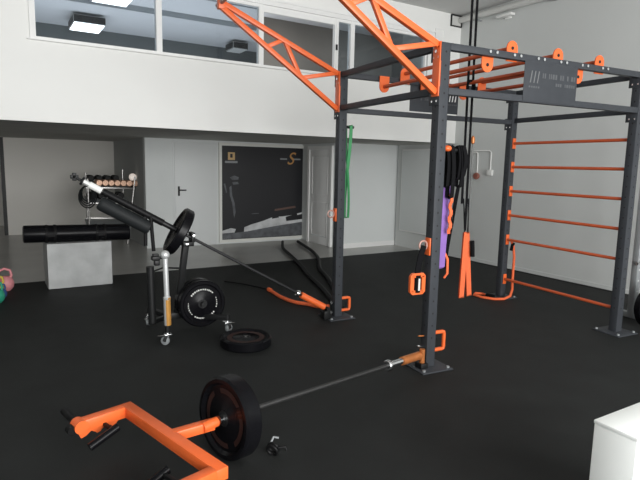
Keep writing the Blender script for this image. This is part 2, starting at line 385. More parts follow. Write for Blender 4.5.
# ------------------------------------------------------------------ training rig
W_, DP, HT, PW = 2.3432, 1.5482, 2.517, .085
rig = thing('training_rig', 'large dark grey and orange training rig with four uprights and monkey bars', 'training rig', (0, 0, 0), RIG)
ups = {}
for (a, b) in [(0, 0), (0, DP), (W_, 0), (W_, DP)]:
    m = MB(); m.box((a, b, .012), (a+PW, b+PW, HT), M['steel'], .005)
    z = .25
    while z < HT-.05:                       # laser cut holes on all four sides
        for (c, ax) in (((a+PW/2, b+.0005, z), (0, -1, 0)), ((a+.0005, b+PW/2, z), (-1, 0, 0)), ((a+PW-.0005, b+PW/2, z), (1, 0, 0)), ((a+PW/2, b+PW-.0005, z), (0, 1, 0))):
            c = Vector(c); m.cyl(c, c+Vector(ax)*.0015, .0075, M['hole_and_shadow'], n=10)
        z += .1
    u = m.build('upright', rig); ups[(a > 0, b > 0)] = u
    MB().box((a-.105, b-.105, 0), (a+PW+.105, b+PW+.105, .012), M['steel_black'] if 0 else M['steel'], .003).build('base_plate', u)
    for bx, by in ((-.075, -.075), (PW+.075, -.075), (-.075, PW+.075), (PW+.075, PW+.075)):
        MB().cyl((a+bx, b+by, .012), (a+bx, b+by, .026), .013, M['galv'], n=6, smooth=False).build('bolt', u)
bh = .052
def rbeam(p0, p1, name='beam'):
    m = MB(); m.beam(p0, p1, bh, bh, M['steel'])
    p0, p1 = Vector(p0), Vector(p1); d = (p1-p0).normalized()
    return m.build(name, rig)
zt, zl = HT-bh/2, 2.195-bh/2
for z in (zt, zl):
    rbeam((PW, bh/2, z), (W_, bh/2, z)); rbeam((PW, DP+PW-bh/2-.03, z-(.02 if z == zl else 0)), (W_, DP+PW-bh/2-.03, z-(.02 if z == zl else 0)))
    for a in (bh/2, W_+PW-bh/2): rbeam((a, PW, z), (a, DP, z))
# gusset plates with bright bolts at the beam ends
for (a, b) in [(0, 0), (0, DP), (W_, 0), (W_, DP)]:
    u = ups[(a > 0, b > 0)]
    for z0 in (2.06, 2.38):
        gp = MB().box((a-.006, b-.004, z0), (a, b+PW+.03, z0+.135), M['steel'], .001).build('gusset_plate', u)
        for zz in (z0+.03, z0+.105):
            for yy in (b+.02, b+PW-.01):
                MB().cyl((a-.006, yy, zz), (a-.014, yy, zz), .008, M['chrome'], n=8).build('bolt', u)
# overhead bars, alternating above and below the beams
for i, (a, hi) in enumerate([(.50, 0), (.755, 1), (1.02, 0), (1.285, 1), (1.55, 0), (1.815, 1)]):
    zb = 2.562 if hi else 2.408
    bar = MB().cyl((a, bh+.006, zb), (a, DP+.01, zb), .0185, M['orange_dark']).build('pull_up_bar', rig)
    for b in (bh+.001, DP-.026):
        s = 1 if hi else -1
        poly = [(-.058, -.105*s), (.058, -.105*s)] + [(.058*math.cos(x), .058*math.sin(x)*s) for x in [k*PI/10 for k in range(0, 11)]]
        br = MB().prism(poly, (a, b, zb), V(1, 0, 0), V(0, 0, 1), V(0, .01, 0), M['orange'])
        yb = b-.0016
        br.cyl((a, yb+.0016, zb), (a, yb-.0014, zb), .014, M['hole_and_shadow'], n=14)
        br.build('bar_bracket', bar)
    for da in (-.035, .035):
        MB().cyl((a+da, -.001, zt+.004), (a+da, -.012, zt+.004), .012, M['chrome'], n=8).build('bolt', bar)
# ladder rungs between the two right-hand uprights
for z in (1.90, 1.62, 1.33, 1.035, .735, .24):
    r = MB().cyl((W_+PW/2, PW, z), (W_+PW/2, DP, z), .0165, M['orange_dark']).build('rung', rig)
    for b0, b1 in ((DP-.014, DP-.002), (PW+.002, PW+.014)):
        MB().box((W_+.022, b0, z-.062), (W_+PW-.012, b1, z+.062), M['orange'], .004).build('rung_bracket', r)
# sign boards: grey plates with slash marks and two lines of small lettering
def sign(a0, a1, b, z0, z1, xs, ml, x1, x2, xe):
    sg = MB().box((a0, b-.004, z0), (a1, b, z1), M['steel'], .001).build('sign_board', rig)
    zc = (z0+z1)/2+.035
    for k in range(3):
        x = xs+k*.04
        MB().prism([(x-.007, zc-.045), (x+.005, zc-.045), (x+.020, zc+.05), (x+.008, zc+.05)], (0, b-.004, 0), V(1, 0, 0), V(0, 0, 1), V(0, -.003, 0), ml).build('slash_mark', sg)
    m = MB(); x = xs-.015; rng = random.Random(3)
    for k in range(5): m.box((x, b-.006, zc-.085), (x+.018, b-.004, zc-.070), M['letter_faint']); x += .026
    for (x, hi, lo) in ((x1, .04, .0), (x2, -.03, -.055)):
        while x < xe:
            wd = rng.uniform(.012, .024)
            if rng.random() > .18: m.box((x, b-.006, zc+lo), (x+wd, b-.004, zc+hi), M['letter_faint'])
            x += wd+.008
    m.build('lettering', sg, 'small faint lettering')
sign(.845, 1.47, .0, 2.152, 2.470, .915, M['letter_mid'], 1.05, 1.21, 1.43)
sign(.86, 1.52, DP+.026, 2.19, 2.475, 1.395, M['letter_bright'], .90, 1.0, 1.34)
# two cantilever arms joined by a high bar
for b in (PW/2, DP+PW/2):
    tip = V(-1.20, b, 2.985)
    P_up = lambda s: V(-.012, b, 2.50)+(tip+V(0, 0, .02)-V(-.012, b, 2.50))*s
    P_lo = lambda s: V(-.012, b, 2.155)+(tip-V(0, 0, .02)-V(-.012, b, 2.155))*s
    arm = MB().box((-.014, b-PW/2, 2.125), (-.0, b+PW/2, 2.52), M['orange'], .003).build('cantilever_arm', rig)
    MB().beam(P_up(0), P_up(1), .045, .045, M['orange'], up=(0, 1, 0)).build('top_tube', arm)
    MB().beam(P_lo(0), P_lo(1), .045, .045, M['orange'], up=(0, 1, 0)).build('bottom_tube', arm)
    for s0, s1, sw in ((.01, .335, 0), (.345, .485, 1), (.50, .64, 0)):
        q0, q1 = (P_lo(s0), P_up(s1)) if sw else (P_up(s0), P_lo(s1))
        MB().beam(q0, q1, .038, .036, M['orange'], up=(0, 1, 0)).build('brace', arm)
    MB().box((-1.232, b-.03, 2.945), (-1.17, b+.03, 3.03), M['orange'], .005).build('end_plate', arm)
    for zz in (2.17, 2.45): MB().cyl((-.014, b-.005, zz), (-.026, b-.005, zz), .012, M['chrome'], n=8).build('bolt', arm)
MB().cyl((-1.205, -.02, 3.0), (-1.205, DP+PW+.06, 3.0), .02, M['pink_ring']).build('high_bar', rig)
# attachments on the uprights: plates with rings, D-handles, pegs
def ring_plate(b, z, parent):
    p = MB().box((-.012, b+.012, z-.068), (0, b+PW-.012, z+.068), M['orange'], .003).build('ring_plate', parent)
    c = V(-.052, b+PW/2, z+.01)
    MB().tube([c+V(.036*math.cos(k*PI/10), 0, .036*math.sin(k*PI/10)) for k in range(20)], .008, M['pink_ring'], 8, True).build('ring', p)
    return p
ring_plate(0, .985, rig); ring_plate(DP, 1.09, rig)
def dhandle(b, z0, z1):
    a0, a1 = PW, .19; c = .018
    MB().tube([(a0, b, z1-.02), (a1-c, b, z1-.02), (a1-.004, b, z1-.024), (a1, b, z1-.04), (a1, b, z0+.04), (a1-.004, b, z0+.024), (a1-c, b, z0+.02), (a0, b, z0+.02)], .016, M['orange'], 10).build('grab_handle', rig)
dhandle(.03, .115, .30); dhandle(DP+.03, .05, .222)
MB().cyl((PW, DP+.04, 1.985), (.185, DP+.04, 1.985), .014, M['steel_black']).build('band_peg', rig)
pg = MB().cyl((PW, .05, 1.735), (.295, .05, 1.735), .016, M['steel_black']).build('band_peg', rig)
MB().sph((.13, .035, 1.745), .03, M['orange'], (1.2, 1, .8)).build('peg_clip', pg)

# ------------------------------------------------------------------ bands and straps hung on the rig
def hung_loop(a, b, ztop, zbot, w, gap, lean=0.0, n=9):
    """a loop band hanging over a peg: front run down, round the bottom, back run up"""
    pts = []
    for k in range(n): s = k/(n-1); pts.append((a+lean*s+.004*math.sin(s*5), b-gap*(.6+.4*math.sin(s*PI)), ztop+(zbot-ztop)*s))
    pts.append((a+lean, b, zbot-.012))
    for k in range(n): s = 1-k/(n-1); pts.append((a+lean*s+.012*math.sin(s*4), b+gap*(.6+.4*math.sin(s*PI)), ztop+(zbot-ztop)*s))
    pts.append((a, b, ztop+.01))
    return pts
def band(a, b, zt_, zb_, w, gap, m, name, label, lean=0.0):
    mb = MB().ribbon(hung_loop(a, b, zt_, zb_, w, gap, lean), w, .006, m, True, up=(0, 1, 0))
    return solo(mb, name, label, 'resistance band', (a, b, zb_), RIG)
gb = []
for k in range(15): q = k/14; gb.append((.128+.016*math.cos(q*PI*1.15), DP+.04-.02*math.cos(q*PI*1.15)-.004, 2.0-.94*q))
for k in range(15): q = 1-k/14; gb.append((.128-.016*math.cos(q*PI*1.15), DP+.04+.02*math.cos(q*PI*1.15)+.004, 2.0-.94*q))
solo(MB().ribbon(gb, .036, .006, M['green'], True, up=(0, 1, 0)), 'resistance_band', 'green loop band hanging on the back left upright of the rig', 'resistance band', (.128, DP+.04, 1.06), RIG)
band(.178, .10, 1.76, .80, .066, .02, M['purple'], 'resistance_band', 'purple loop band hanging behind the front left upright')
t = thing('strap_bundle', 'coiled black strap bundle with an orange twisted tail on the front left upright', 'strap', (.19, .05, 1.2), RIG)
for k, (da, zb_, w) in enumerate([(-.038, 1.46, .045), (-.012, 1.37, .036)]):
    MB().ribbon(hung_loop(.178+da, .05-.012*k, 1.757, zb_, w, .026+.008*k, .02), w, .007, M['strap_black'], True, up=(0, 1, 0)).build('black_loop', t)
MB().ribbon([(.192+.006*math.sin(k*1.6), .035+.010*math.cos(k*1.6), 1.39-.026*k) for k in range(13)], .026, .008, M['orange_fabric'], up=(0, 1, 0)).build('orange_tail', t, 'twisted orange webbing tail')
t = thing('strap_bundle', 'thick black webbing bundle hung at the end of the peg with long tails', 'strap', (.26, .05, 1.5), RIG)
for k, (da, zb_) in enumerate([(-.02, 1.52), (.0, 1.46), (.012, 1.54)]):
    MB().ribbon(hung_loop((.268+da), .05, 1.757, zb_, .045, .03+.01*k, .012), .036, .012, M['strap_black'], True, up=(0, 1, 0)).build('black_loop', t)
MB().tube([(.275, .06, 1.46), (.262, .1, 1.2), (.25, .12, .98), (.235, .12, .80)], .008, M['strap_black'], 8).build('long_tail', t)
MB().tube([(.29, .06, 1.46), (.285, .1, 1.2), (.262, .12, .95), (.245, .12, .78)], .008, M['strap_black'], 8).build('long_tail', t)
MB().ribbon([(.22, .12, .92), (.245, .1, .86), (.25, .1, .74), (.235, .12, .70)], .02, .008, M['orange_fabric'], up=(0, 1, 0)).build('grip_loop', t, 'small orange grip loop')
# suspension trainer from the ceiling
t = thing('suspension_trainer', 'black suspension straps from the ceiling ending in long orange foot loops', 'suspension straps', (1.03, .8, .31), RIG)
for da, zb_ in ((-.03, 1.25), (.03, .98)):
    MB().ribbon([(.99+da, .8, ZC), (1.0+da, .8, 2.6), (1.01+da, .8, zb_)], .026, .006, M['strap_black'], up=(0, 1, 0)).build('strap', t)
MB().tube([(1.0, .8, 1.3), (1.035, .8, .96)], .006, M['strap_black'], 8).build('cord', t)
MB().tube([(1.06, .8, 1.3), (1.08, .8, .96)], .006, M['strap_black'], 8).build('cord', t)
MB().tube([(1.10, .83, 1.85), (1.105, .83, 1.2), (1.10, .83, .95)], .005, M['steel_bar'], 8).build('cord', t)
MB().tube([V(1.0, .79, 2.36)+V(.045*math.cos(k*PI/10), .0, .06*math.sin(k*PI/10)) for k in range(20)], .012, M['strap_black'], 8, True).build('anchor_loop', t)
MB().lathe((1.10, .83, 1.87), (0, 0, 1), [(0, -.045), (.016, -.03), (.02, 0), (.016, .03), (0, .045)], M['bronze'], 16).build('adjuster', t)
for da, le, bb in ((-.005, -.015, .78), (.04, .075, .82)):
    pts = []
    for k in range(10): s = k/9; pts.append((1.045+da+le*s-.018, bb-.02, .96-.64*s))
    pts.append((1.045+da+le, bb, .305))
    for k in range(10): s = 1-k/9; pts.append((1.045+da+le*s+.012, bb+.02, .96-.64*s))
    lp = MB().ribbon(pts, .058, .006, M['orange_fabric'], True, up=(0, 1, 0)).build('foot_loop', t)
MB().cyl((1.115, .77, .88), (1.13, .77, .72), .022, M['strap_black']).build('foam_grip', t)
# cable handle hung from the ring of the front left upright
t = thing('hanging_grip', 'orange framed handle with a black grip hanging on the front left upright', 'handle', (-.105, .042, .61), RIG)
m = MB(); c = V(-.094, .042, .695); hw, hh = .054, .068
m.sweep([c+V(x, 0, z) for x, z in ((-hw, hh-.006), (-hw+.006, hh), (hw-.006, hh), (hw, hh-.006), (hw, -hh+.006), (hw-.006, -hh), (-hw+.006, -hh), (-hw, -hh+.006))],
        [(-.017, -.013), (.017, -.013), (.017, .013), (-.017, .013)], M['orange'], True, False, up=(0, 1, 0)); m.build('frame', t)
m = MB(); m.cyl(c+V(0, 0, -hh), c+V(0, 0, hh), .027, M['strap_black']); m.build('grip', t)
MB().box(c+V(-.008, -.03, -.05), c+V(.008, -.026, .045), M['letter_white']).build('grip_label', t, 'white strip on the grip')
MB().ribbon([(-.052, .03, .995), (-.075, .036, .92), (-.092, .042, .80), (-.094, .042, .765)], .05, .008, M['strap_black'], up=(0, 1, 0)).build('hanging_strap', t)
# orange cord beside the back right upright
t = thing('resistance_tube', 'orange resistance cord looped from the ladder to the floor by the back right upright', 'resistance cord', (2.44, 1.45, 0), RIG)
MB().tube([(W_+.075, DP-.04, .73), (W_+.10, DP-.06, .66), (W_+.115, DP-.07, .52), (W_+.115, DP-.07, .36), (W_+.11, DP-.075, .22), (W_+.09, DP-.1, .12), (W_+.03, DP-.13, .05), (W_-.06, DP-.12, .02), (W_-.16, DP-.07, .016), (W_-.24, DP+.06, .016), (W_-.24, DP+.2, .016), (W_-.17, DP+.26, .016), (W_-.1, DP+.2, .016), (W_-.13, DP+.09, .022)], .016, M['orange_fabric'], 10).build('cord', t)
MB().cyl((W_-.13, DP+.1, .025), (W_-.13, DP-.02, .035), .022, M['strap_black']).build('grip', t)
MB().cyl((W_+.085, DP-.045, .60), (W_+.10, DP-.055, .70), .022, M['strap_black']).build('clip', t)

# ------------------------------------------------------------------ bumper plates
def plate_parts(t, c, ax, R=.225, th=.09, ring=None, slot=None, name=None):
    """rubber disc with a raised rim, a recessed web and a steel hub; ax is the outward normal of the near face"""
    h = th/2
    prof = [(.026, -h*.8), (.05, -h*.8), (.06, -h*.66), (R*.80, -h*.66), (R*.86, -h), (R-.012, -h), (R, -h+.012), (R, h-.012), (R-.012, h), (R*.86, h), (R*.80, h*.66), (.06, h*.66), (.05, h*.8), (.026, h*.8), (.026, -h*.8)]
    MB().lathe(c, ax, prof, M['rubber_gloss'], 64).build('disc', t)
    MB().lathe(c, ax, [(.0255, -h*.82), (.043, -h*.84), (.043, h*.84), (.0255, h*.84), (.0255, -h*.82)], M['bar_dark'], 32).build('hub', t)
    if ring:
        k = h*.665
        MB().lathe(c, ax, [(R*.60, k), (R*.72, k), (R*.72, k+.0015), (R*.60, k+.0015)], ring, 64).build('coloured_ring', t, 'dull red band round the face')
        q = Vector(ax).normalized().to_track_quat('Z', 'Y').to_matrix()
        for a0 in (30, 120, 210, 300):                # black gaps break the band into four
            a_ = math.radians(a0); u = q @ V(math.cos(a_), math.sin(a_), 0); s_ = q @ V(-math.sin(a_), math.cos(a_), 0); n_ = Vector(ax).normalized()
            MB().prism([(R*.58, -.03), (R*.74, -.03), (R*.74, .03), (R*.58, .03)], Vector(c)+n_*(k+.0015), u, s_, n_*.001, M['rubber_gloss']).build('band_gap', t)
def arc_marks(t, c, ax, h, R, spans, rng):
    """ring lettering too small to read: letter-sized marks set round an arc"""
    n_ = Vector(ax).normalized(); up = V(0, 0, 1); x = up.cross(n_).normalized(); y = n_.cross(x); m = MB()
    for a0, a1, hmax, gap in spans:
        a = a0
        while a > a1:
            wd = rng.uniform(.010, .015); hh = rng.uniform(.6, 1)*hmax
            r_ = math.radians(a); u = x*math.cos(r_)+y*math.sin(r_); s_ = x*math.sin(r_)-y*math.cos(r_)
            o = Vector(c)+n_*h
            m.prism([(R-hh/2, -wd/2), (R+hh/2, -wd/2), (R+hh/2, wd/2), (R-hh/2, wd/2)], o, u, s_, n_*.0015, M['letter_white'])
            a -= math.degrees((wd+gap)/R)
    m.build('lettering', t, 'white lettering round the face')

# ------------------------------------------------------------------ floor barbell with its landmine pivot (rig frame)
PV = V(-.03, .03, .11); PC = V(-1.803, -.597, .225)
u = (PC-PV).normalized(); wv = V(u.y, -u.x, 0).normalized()      # wv points to the near side
def onbar(s): return PV+u*s
Lp = (PC-PV).length
t = thing('barbell', 'barbell lying on the mat from the front left upright to an upright bumper plate', 'barbell', (PV.x, PV.y, 0), RIG)
MB().cyl(onbar(.44), onbar(Lp+.05), .0140, M['steel_bar']).build('shaft', t)
MB().cyl(onbar(.0), onbar(.43), .024, M['chrome']).build('sleeve', t, 'bright steel sleeve')
MB().lathe(onbar(.425), u, [(.014, 0), (.04, 0), (.042, .008), (.042, .026), (.036, .034), (.014, .034)], M['chrome'], 28).build('collar', t)
MB().cyl(onbar(Lp-.02), onbar(Lp+.075), .0245, M['chrome']).build('sleeve', t, 'far steel sleeve inside the plate')
t = thing('landmine_pivot', 'orange bronze pivot sleeve on a swivel pin at the front left upright base', 'landmine pivot', (PV.x, PV.y, 0), RIG)
MB().cyl(onbar(.02), onbar(.265), .033, M['bronze']).build('pivot_sleeve', t)
MB().cyl((PV.x-.005, PV.y-.02, .05), (PV.x-.005, PV.y-.02, .165), .022, M['bronze']).build('swivel_pin', t)
m = MB(); m.box((-.07, -.03, .012), (.0, .05, .055), M['steel_black'], .004); m.build('bracket', t)
MB().cyl((-.0, .045, .17), (-.06, .045, .185), .008, M['chrome'], n=8).build('bolt', t); MB().cyl((-.0, .045, .26), (-.055, .045, .265), .006, M['bronze'], n=8).build('bolt', t)
t = thing('bumper_plate', 'thick black bumper plate standing on the mat on the floor barbell', 'weight plate', (PC.x, PC.y, 0), RIG, 'black bumper plates')
plate_parts(t, PC, u, th=.105, ring=M['rubber_red'])
# orange landmine handle frame at the end of that barbell
t = thing('landmine_handle_frame', 'orange U shaped handle frame lying at the plate end of the floor barbell', 'handle frame', (-2.1, -.62, 0), RIG)
S0 = PC+u*.085; ZT = .205
ul = V(u.x, u.y, 0).normalized()
Cc = V(-2.142, -.652, ZT); tb = .062
MB().cyl(S0-V(0, 0, .004), V(S0.x, S0.y, 0)+ul*.09+V(0, 0, .222), .027, M['orange'], n=24).build('socket', t)
MB().beam(V(S0.x, S0.y, 0)+ul*.02+V(0, 0, .220), V(Cc.x, Cc.y, ZT+.004), .052, .052, M['orange'], bev=.006).build('stem', t)
HWF = .435
MB().beam(Cc-wv*(HWF+tb/2), Cc+wv*(HWF+tb/2), tb, tb, M['orange'], bev=.004).build('crossbar', t)
for sgn in (-1, 1):
    A = Cc+wv*(HWF*sgn)
    E = A+ul*.26
    arm = MB().beam(A+ul*.025, E, tb-.004, tb, M['orange'], bev=.004).build('arm', t)
    # notched plate under the arm and the disc at its end
    pts = [(.05, 0), (.09, -.045)] + [(.13+.035*math.cos(x), -.045+.02*math.sin(x)) for x in (PI, PI*.75, PI*.5, PI*.25, 0)] + [(.185, -.05)] + [(.215+.03*math.cos(x), -.045+.02*math.sin(x)) for x in (PI, PI*.5, 0)] + [(.27, -.05), (.29, .0)]
    nm = MB(); nm.prism(pts, A-V(0, 0, .02), ul, V(0, 0, 1), wv*(.012*-sgn), M['orange']); nm.build('notched_plate', arm)
    MB().cyl(E+ul*.012-wv*.034, E+ul*.012+wv*.034, .036, M['orange'], n=28).build('end_disc', arm)
    g0 = E+ul*.012+wv*(.034*sgn)
    MB().cyl(g0, g0+wv*(.17*sgn)+V(0, 0, .012), .02, M['rubber']).build('side_grip', arm)
    MB().cyl(E+ul*.055-wv*.02+V(0, 0, -.01), E+ul*.055+wv*.02+V(0, 0, -.01), .024, M['rubber']).build('end_knob', arm)
    g1 = A-wv*((.115 if sgn > 0 else .21)*sgn)+ul*(.115 if sgn > 0 else .135)+V(0, 0, -.02)
    gg = MB().cyl(g1, g1+ul*.155+V(0, 0, -.06), .022, M['rubber_gloss']); gg.build('inner_grip', arm)
    MB().beam(A+ul*.15+V(0, 0, -.025), g1+ul*.03+V(0, 0, -.01), .02, .02, M['rubber']).build('grip_mount', arm)
# spring collar lying on the mat
t = thing('barbell_clip', 'small black barbell clip lying alone on the mat beside the bumper plate', 'barbell clip', (1.261, 2.50, 0))
c = V(1.255, 2.5, .03)
m = MB(); 
for k in range(2):
    cc = c+V(.018*k-.01, .022*k, 0); axn = V(.75, .5, .25).normalized(); q = axn.to_track_quat('Z', 'Y').to_matrix()
    m.tube([cc+q @ V(.030*math.cos(x*PI/12), .030*math.sin(x*PI/12), 0) for x in range(24)], .0085, M['rubber'], 8, True)
m.build('ring', t)
MB().tube([c+V(.02, -.01, .012), c+V(.055, -.03, .02), c+V(.06, -.035, .0)], .008, M['rubber'], 8).build('lever', t)
MB().tube([c+V(-.01, .03, .02), c+V(.02, .045, .05), c+V(.045, .03, .045)], .006, M['galv'], 8).build('lever', t, 'bare steel lever')

# ------------------------------------------------------------------ raised landmine barbell with a press attachment (room frame)
PV2 = V(2.893, 4.599, .13); TP = V(.732, 4.973, 1.377)
v2 = (TP-PV2).normalized(); L2 = (TP-PV2).length
def ob(f): return PV2+(TP-PV2)*f
hz = V(-v2.y, v2.x, 0).normalized(); dn = v2.cross(hz).normalized()
if dn.z > 0: dn = -dn
t = thing('barbell', 'raised barbell slanting up to the left from the back left upright', 'barbell', (PV2.x, PV2.y, 0))
MB().cyl(ob(.03), ob(.70), .0135, M['bar_dark']).build('shaft', t)
MB().cyl(ob(.685), ob(.80), .025, M['bar_dark']).build('sleeve', t)
MB().lathe(ob(.135), v2, [(.013, 0), (.032, 0), (.034, .012), (.03, .03), (.013, .03)], M['chrome'], 24).build('collar', t)
t = thing('landmine_pivot', 'orange pivot sleeve at the base of the back left upright', 'landmine pivot', (PV2.x, PV2.y, 0))
MB().cyl(ob(.008), ob(.125), .033, M['orange']).build('pivot_sleeve', t)
m = MB(); m.box((2.86, 4.565, .012), (2.95, 4.65, .10), M['steel_black'], .004); m.cyl((2.905, 4.56, .12), (2.905, 4.65, .12), .02, M['steel_black']); m.build('bracket', t)
for zz in (.09, .19): MB().cyl((2.93, 4.556, zz), (2.93, 4.545, zz), .014, M['chrome'], n=8).build('bolt', t)
t = thing('press_attachment', 'black press attachment with foam roller and two grips on the raised barbell', 'barbell attachment', tuple(ob(.9)))
MB().cyl(ob(.735), ob(.962), .031, M['rubber']).build('sleeve_tube', t)
MB().cyl(ob(.966), ob(1.01), .029, M['plastic_white']).cyl(ob(1.01), ob(1.03), .022, M['silver']).build('end_cap', t, 'white end cap')
MB().lathe(ob(1.03), v2, [(0, 0), (.036, .0), (.04, .01), (.036, .02), (0, .02)], M['bar_dark'], 28).build('end_ring', t)
MB().cyl(ob(1.03), ob(1.062), .012, M['steel_black']).box(ob(1.062)-V(.032, .012, .016), ob(1.062)+V(.032, .012, .016), M['steel_black'], .004).box(ob(1.062)-V(.016, .012, .034), ob(1.062)+V(.016, .012, .034), M['steel_black'], .004).build('star_knob', t)
off = dn*.098
MB().lathe(ob(.955)+off, -v2, [(0, 0), (.045, 0), (.058, .012), (.062, .03), (.062, .45), (.058, .47), (.045, .48), (0, .48)], M['rubber_grey'], 36).build('foam_roller', t, 'dark grey foam roller')
m = MB()
for f_ in (.94, .80): m.beam(ob(f_), ob(f_)+off, .04, .02, M['rubber'], up=tuple(v2))
m.build('roller_mount', t)
g = ob(.79)
MB().cyl(g+V(-.03, 0, .0), g+V(-.035, .0, -.27), .0165, M['rubber']).build('hand_grip', t)
MB().cyl(g+V(.01, -.02, .0), g+V(.03, -.02, -.32), .0165, M['rubber']).build('hand_grip', t)
for k, f_ in enumerate((.672,)):
    t = thing('bumper_plate', 'black bumper plate loaded on the raised barbell, tilted with it', 'weight plate', tuple(ob(f_)-V(0, 0, .2)), group='black bumper plates')
    plate_parts(t, ob(f_), v2, th=.085)

# ------------------------------------------------------------------ wheeled stand that carries the raised bar
t = thing('wheeled_bar_stand', 'black wheeled stand with a silver and gold tube holding up the raised barbell', 'stand', (1.42, 4.9, 0))
hub = V(1.47, 4.99, .14)
MB().beam(hub-V(.13, 0, 0), hub+V(.12, 0, 0), .07, .06, M['steel_black']).build('base_frame', t)
hook = ob(.637)-V(0, 0, .02)+V(.0, .03, 0)
ms = MB().beam((1.46, 5.02, .13), hook-V(0.005, -.005, .045), .055, .055, M['steel_black'], up=(0, 1, 0)).build('mast', t)
m = MB(); m.box(hook+V(-.05, -.07, -.075), hook+V(.05, .03, -.035), M['steel_black'], .004); m.box(hook+V(.028, -.07, -.04), hook+V(.062, .03, .05), M['steel_black'], .004); m.box(hook+V(-.06, -.07, -.04), hook+V(-.045, .03, .005), M['steel_black'], .003)
m.build('bar_hook', ms)
MB().cyl(hook+V(.045, -.071, .025), hook+V(.045, -.082, .025), .014, M['chrome'], n=8).build('bolt', ms); MB().box(hook+V(-.03, -.082, -.066), hook+V(.0, -.071, -.044), M['chrome'], .002).build('latch', ms)
def caster(c, parent, rz):
    c = Vector(c); q = Matrix.Rotation(rz, 3, 'Z')
    cs = MB().box(c+V(-.035, -.035, .095), c+V(.035, .035, .104), M['chrome'], .002).cyl(c+V(0, 0, .10), c+V(0, 0, .135), .012, M['chrome']).build('caster', parent)
    ax = q @ V(1, 0, 0); fw = q @ V(0, 1, 0)
    m = MB()
    for s in (-1, 1): m.beam(c+ax*(.024*s)+V(0, 0, .10), c+ax*(.024*s)+fw*.02+V(0, 0, .035), .03, .005, M['chrome'], up=tuple(ax), bev=.001)
    m.beam(c+fw*.01+V(0, 0, .085), c+fw*.085+V(0, 0, .075), .03, .008, M['chrome'], bev=.001)
    m.build('fork', cs)
    w0 = c+fw*.02+V(0, 0, .037)
    MB().lathe(w0, ax, [(0, -.017), (.02, -.017), (.03, -.013), (.037, -.011), (.037, .011), (.03, .013), (.02, .017), (0, .017)], M['galv'], 24).build('wheel', cs)
for (cx, cy, rz) in ((1.245, 4.58, .9), (1.84, 4.68, -1.2), (1.26, 5.26, 2.4)):
    lg = MB(); d_ = V(cx, cy, .15)
    lg.beam(hub+V(.10 if cx > 1.5 else -.10, 0, -.03 if cx > 1.5 else 0), d_, .05, .045, M['steel_black']); lg.cyl((cx, cy, .12), (cx, cy, .175), .024, M['steel_black'])
    leg = lg.build('leg', t); caster((cx, cy, 0), leg, rz)
tb_ = MB().cyl((1.252, 4.60, .40), (1.243, 4.60, .79), .023, M['silver']).build('silver_tube', t)
MB().cyl((1.256, 4.60, .175), (1.252, 4.60, .41), .0305, M['gold']).lathe((1.252, 4.6, .405), (0, 0, 1), [(.0305, 0), (.033, .004), (.033, .02), (.022, .03)], M['silver'], 24).build('gold_sleeve', tb_, 'golden lower sleeve')
MB().sph((1.243, 4.60, .80), .040, M['silver']).build('ball_top', tb_)
MB().box((1.135, 4.60, .755), (1.205, 4.66, .79), M['steel_black'], .006).box((1.145, 4.61, .79), (1.195, 4.65, .81), M['steel_black'], .004).box((1.155, 4.6, .71), (1.20, 4.65, .755), M['steel_black'], .006).cyl((1.2, 4.625, .775), (1.243, 4.6, .775), .012, M['steel_black']).build('clamp', tb_)
MB().cyl((1.16, 4.75, .17), (1.15, 4.75, .68), .034, M['steel_black']).beam((1.14, 4.75, .17), hub-V(.10, 0, 0), .04, .04, M['steel_black']).build('pin_post', t)
MB().tube([(1.16, 4.78, .62), (1.3, 4.9, .63), (1.52, 5.0, .59)], .008, M['steel_black'], 8).build('brace_rod', t)
MB().cyl((1.656, 4.80, .262), (1.656, 5.12, .262), .024, M['bar_dark']).beam((1.58, 5.0, .16), (1.656, 5.05, .25), .04, .04, M['steel_black']).build('plate_peg', t)
t = thing('bumper_plate', 'black bumper plate with a ring of white lettering hung on the wheeled stand', 'weight plate', (1.656, 4.865, .0), group='black bumper plates')
c = V(1.656, 4.865, .262); plate_parts(t, c, (0, -1, 0), th=.08)
arc_marks(t, c, (0, -1, 0), .045*.63, .140, [(140, 38, .017, .008), (20, -18, .010, .010), (-40, -125, .016, .008), (-140, -190, .010, .010)], random.Random(5))
t = thing('bumper_plate', 'plain black bumper plate behind the lettered one on the wheeled stand', 'weight plate', (1.656, 4.96, .0), group='black bumper plates')
plate_parts(t, V(1.656, 4.958, .262), (0, -1, 0), th=.09)
t = thing('bumper_plate', 'black bumper plate lying flat on the mat in front of the wheeled stand', 'weight plate', (1.85, 4.26, 0), group='black bumper plates')
c = V(1.85, 4.26, .043); plate_parts(t, c, (0, 0, 1), th=.086)
MB().lathe(c, (0, 0, 1), [(.12, .0296), (.165, .0296), (.165, .031), (.12, .031)], M['rubber_red'], 48).build('coloured_ring', t, 'faint red band')
MB().lathe(c+V(0, 0, .03), (0, 0, 1), [(0, .01), (.018, .01), (.018, .0), (0, 0)], M['chrome'], 20).build('hub_cap', t, 'bright steel centre')

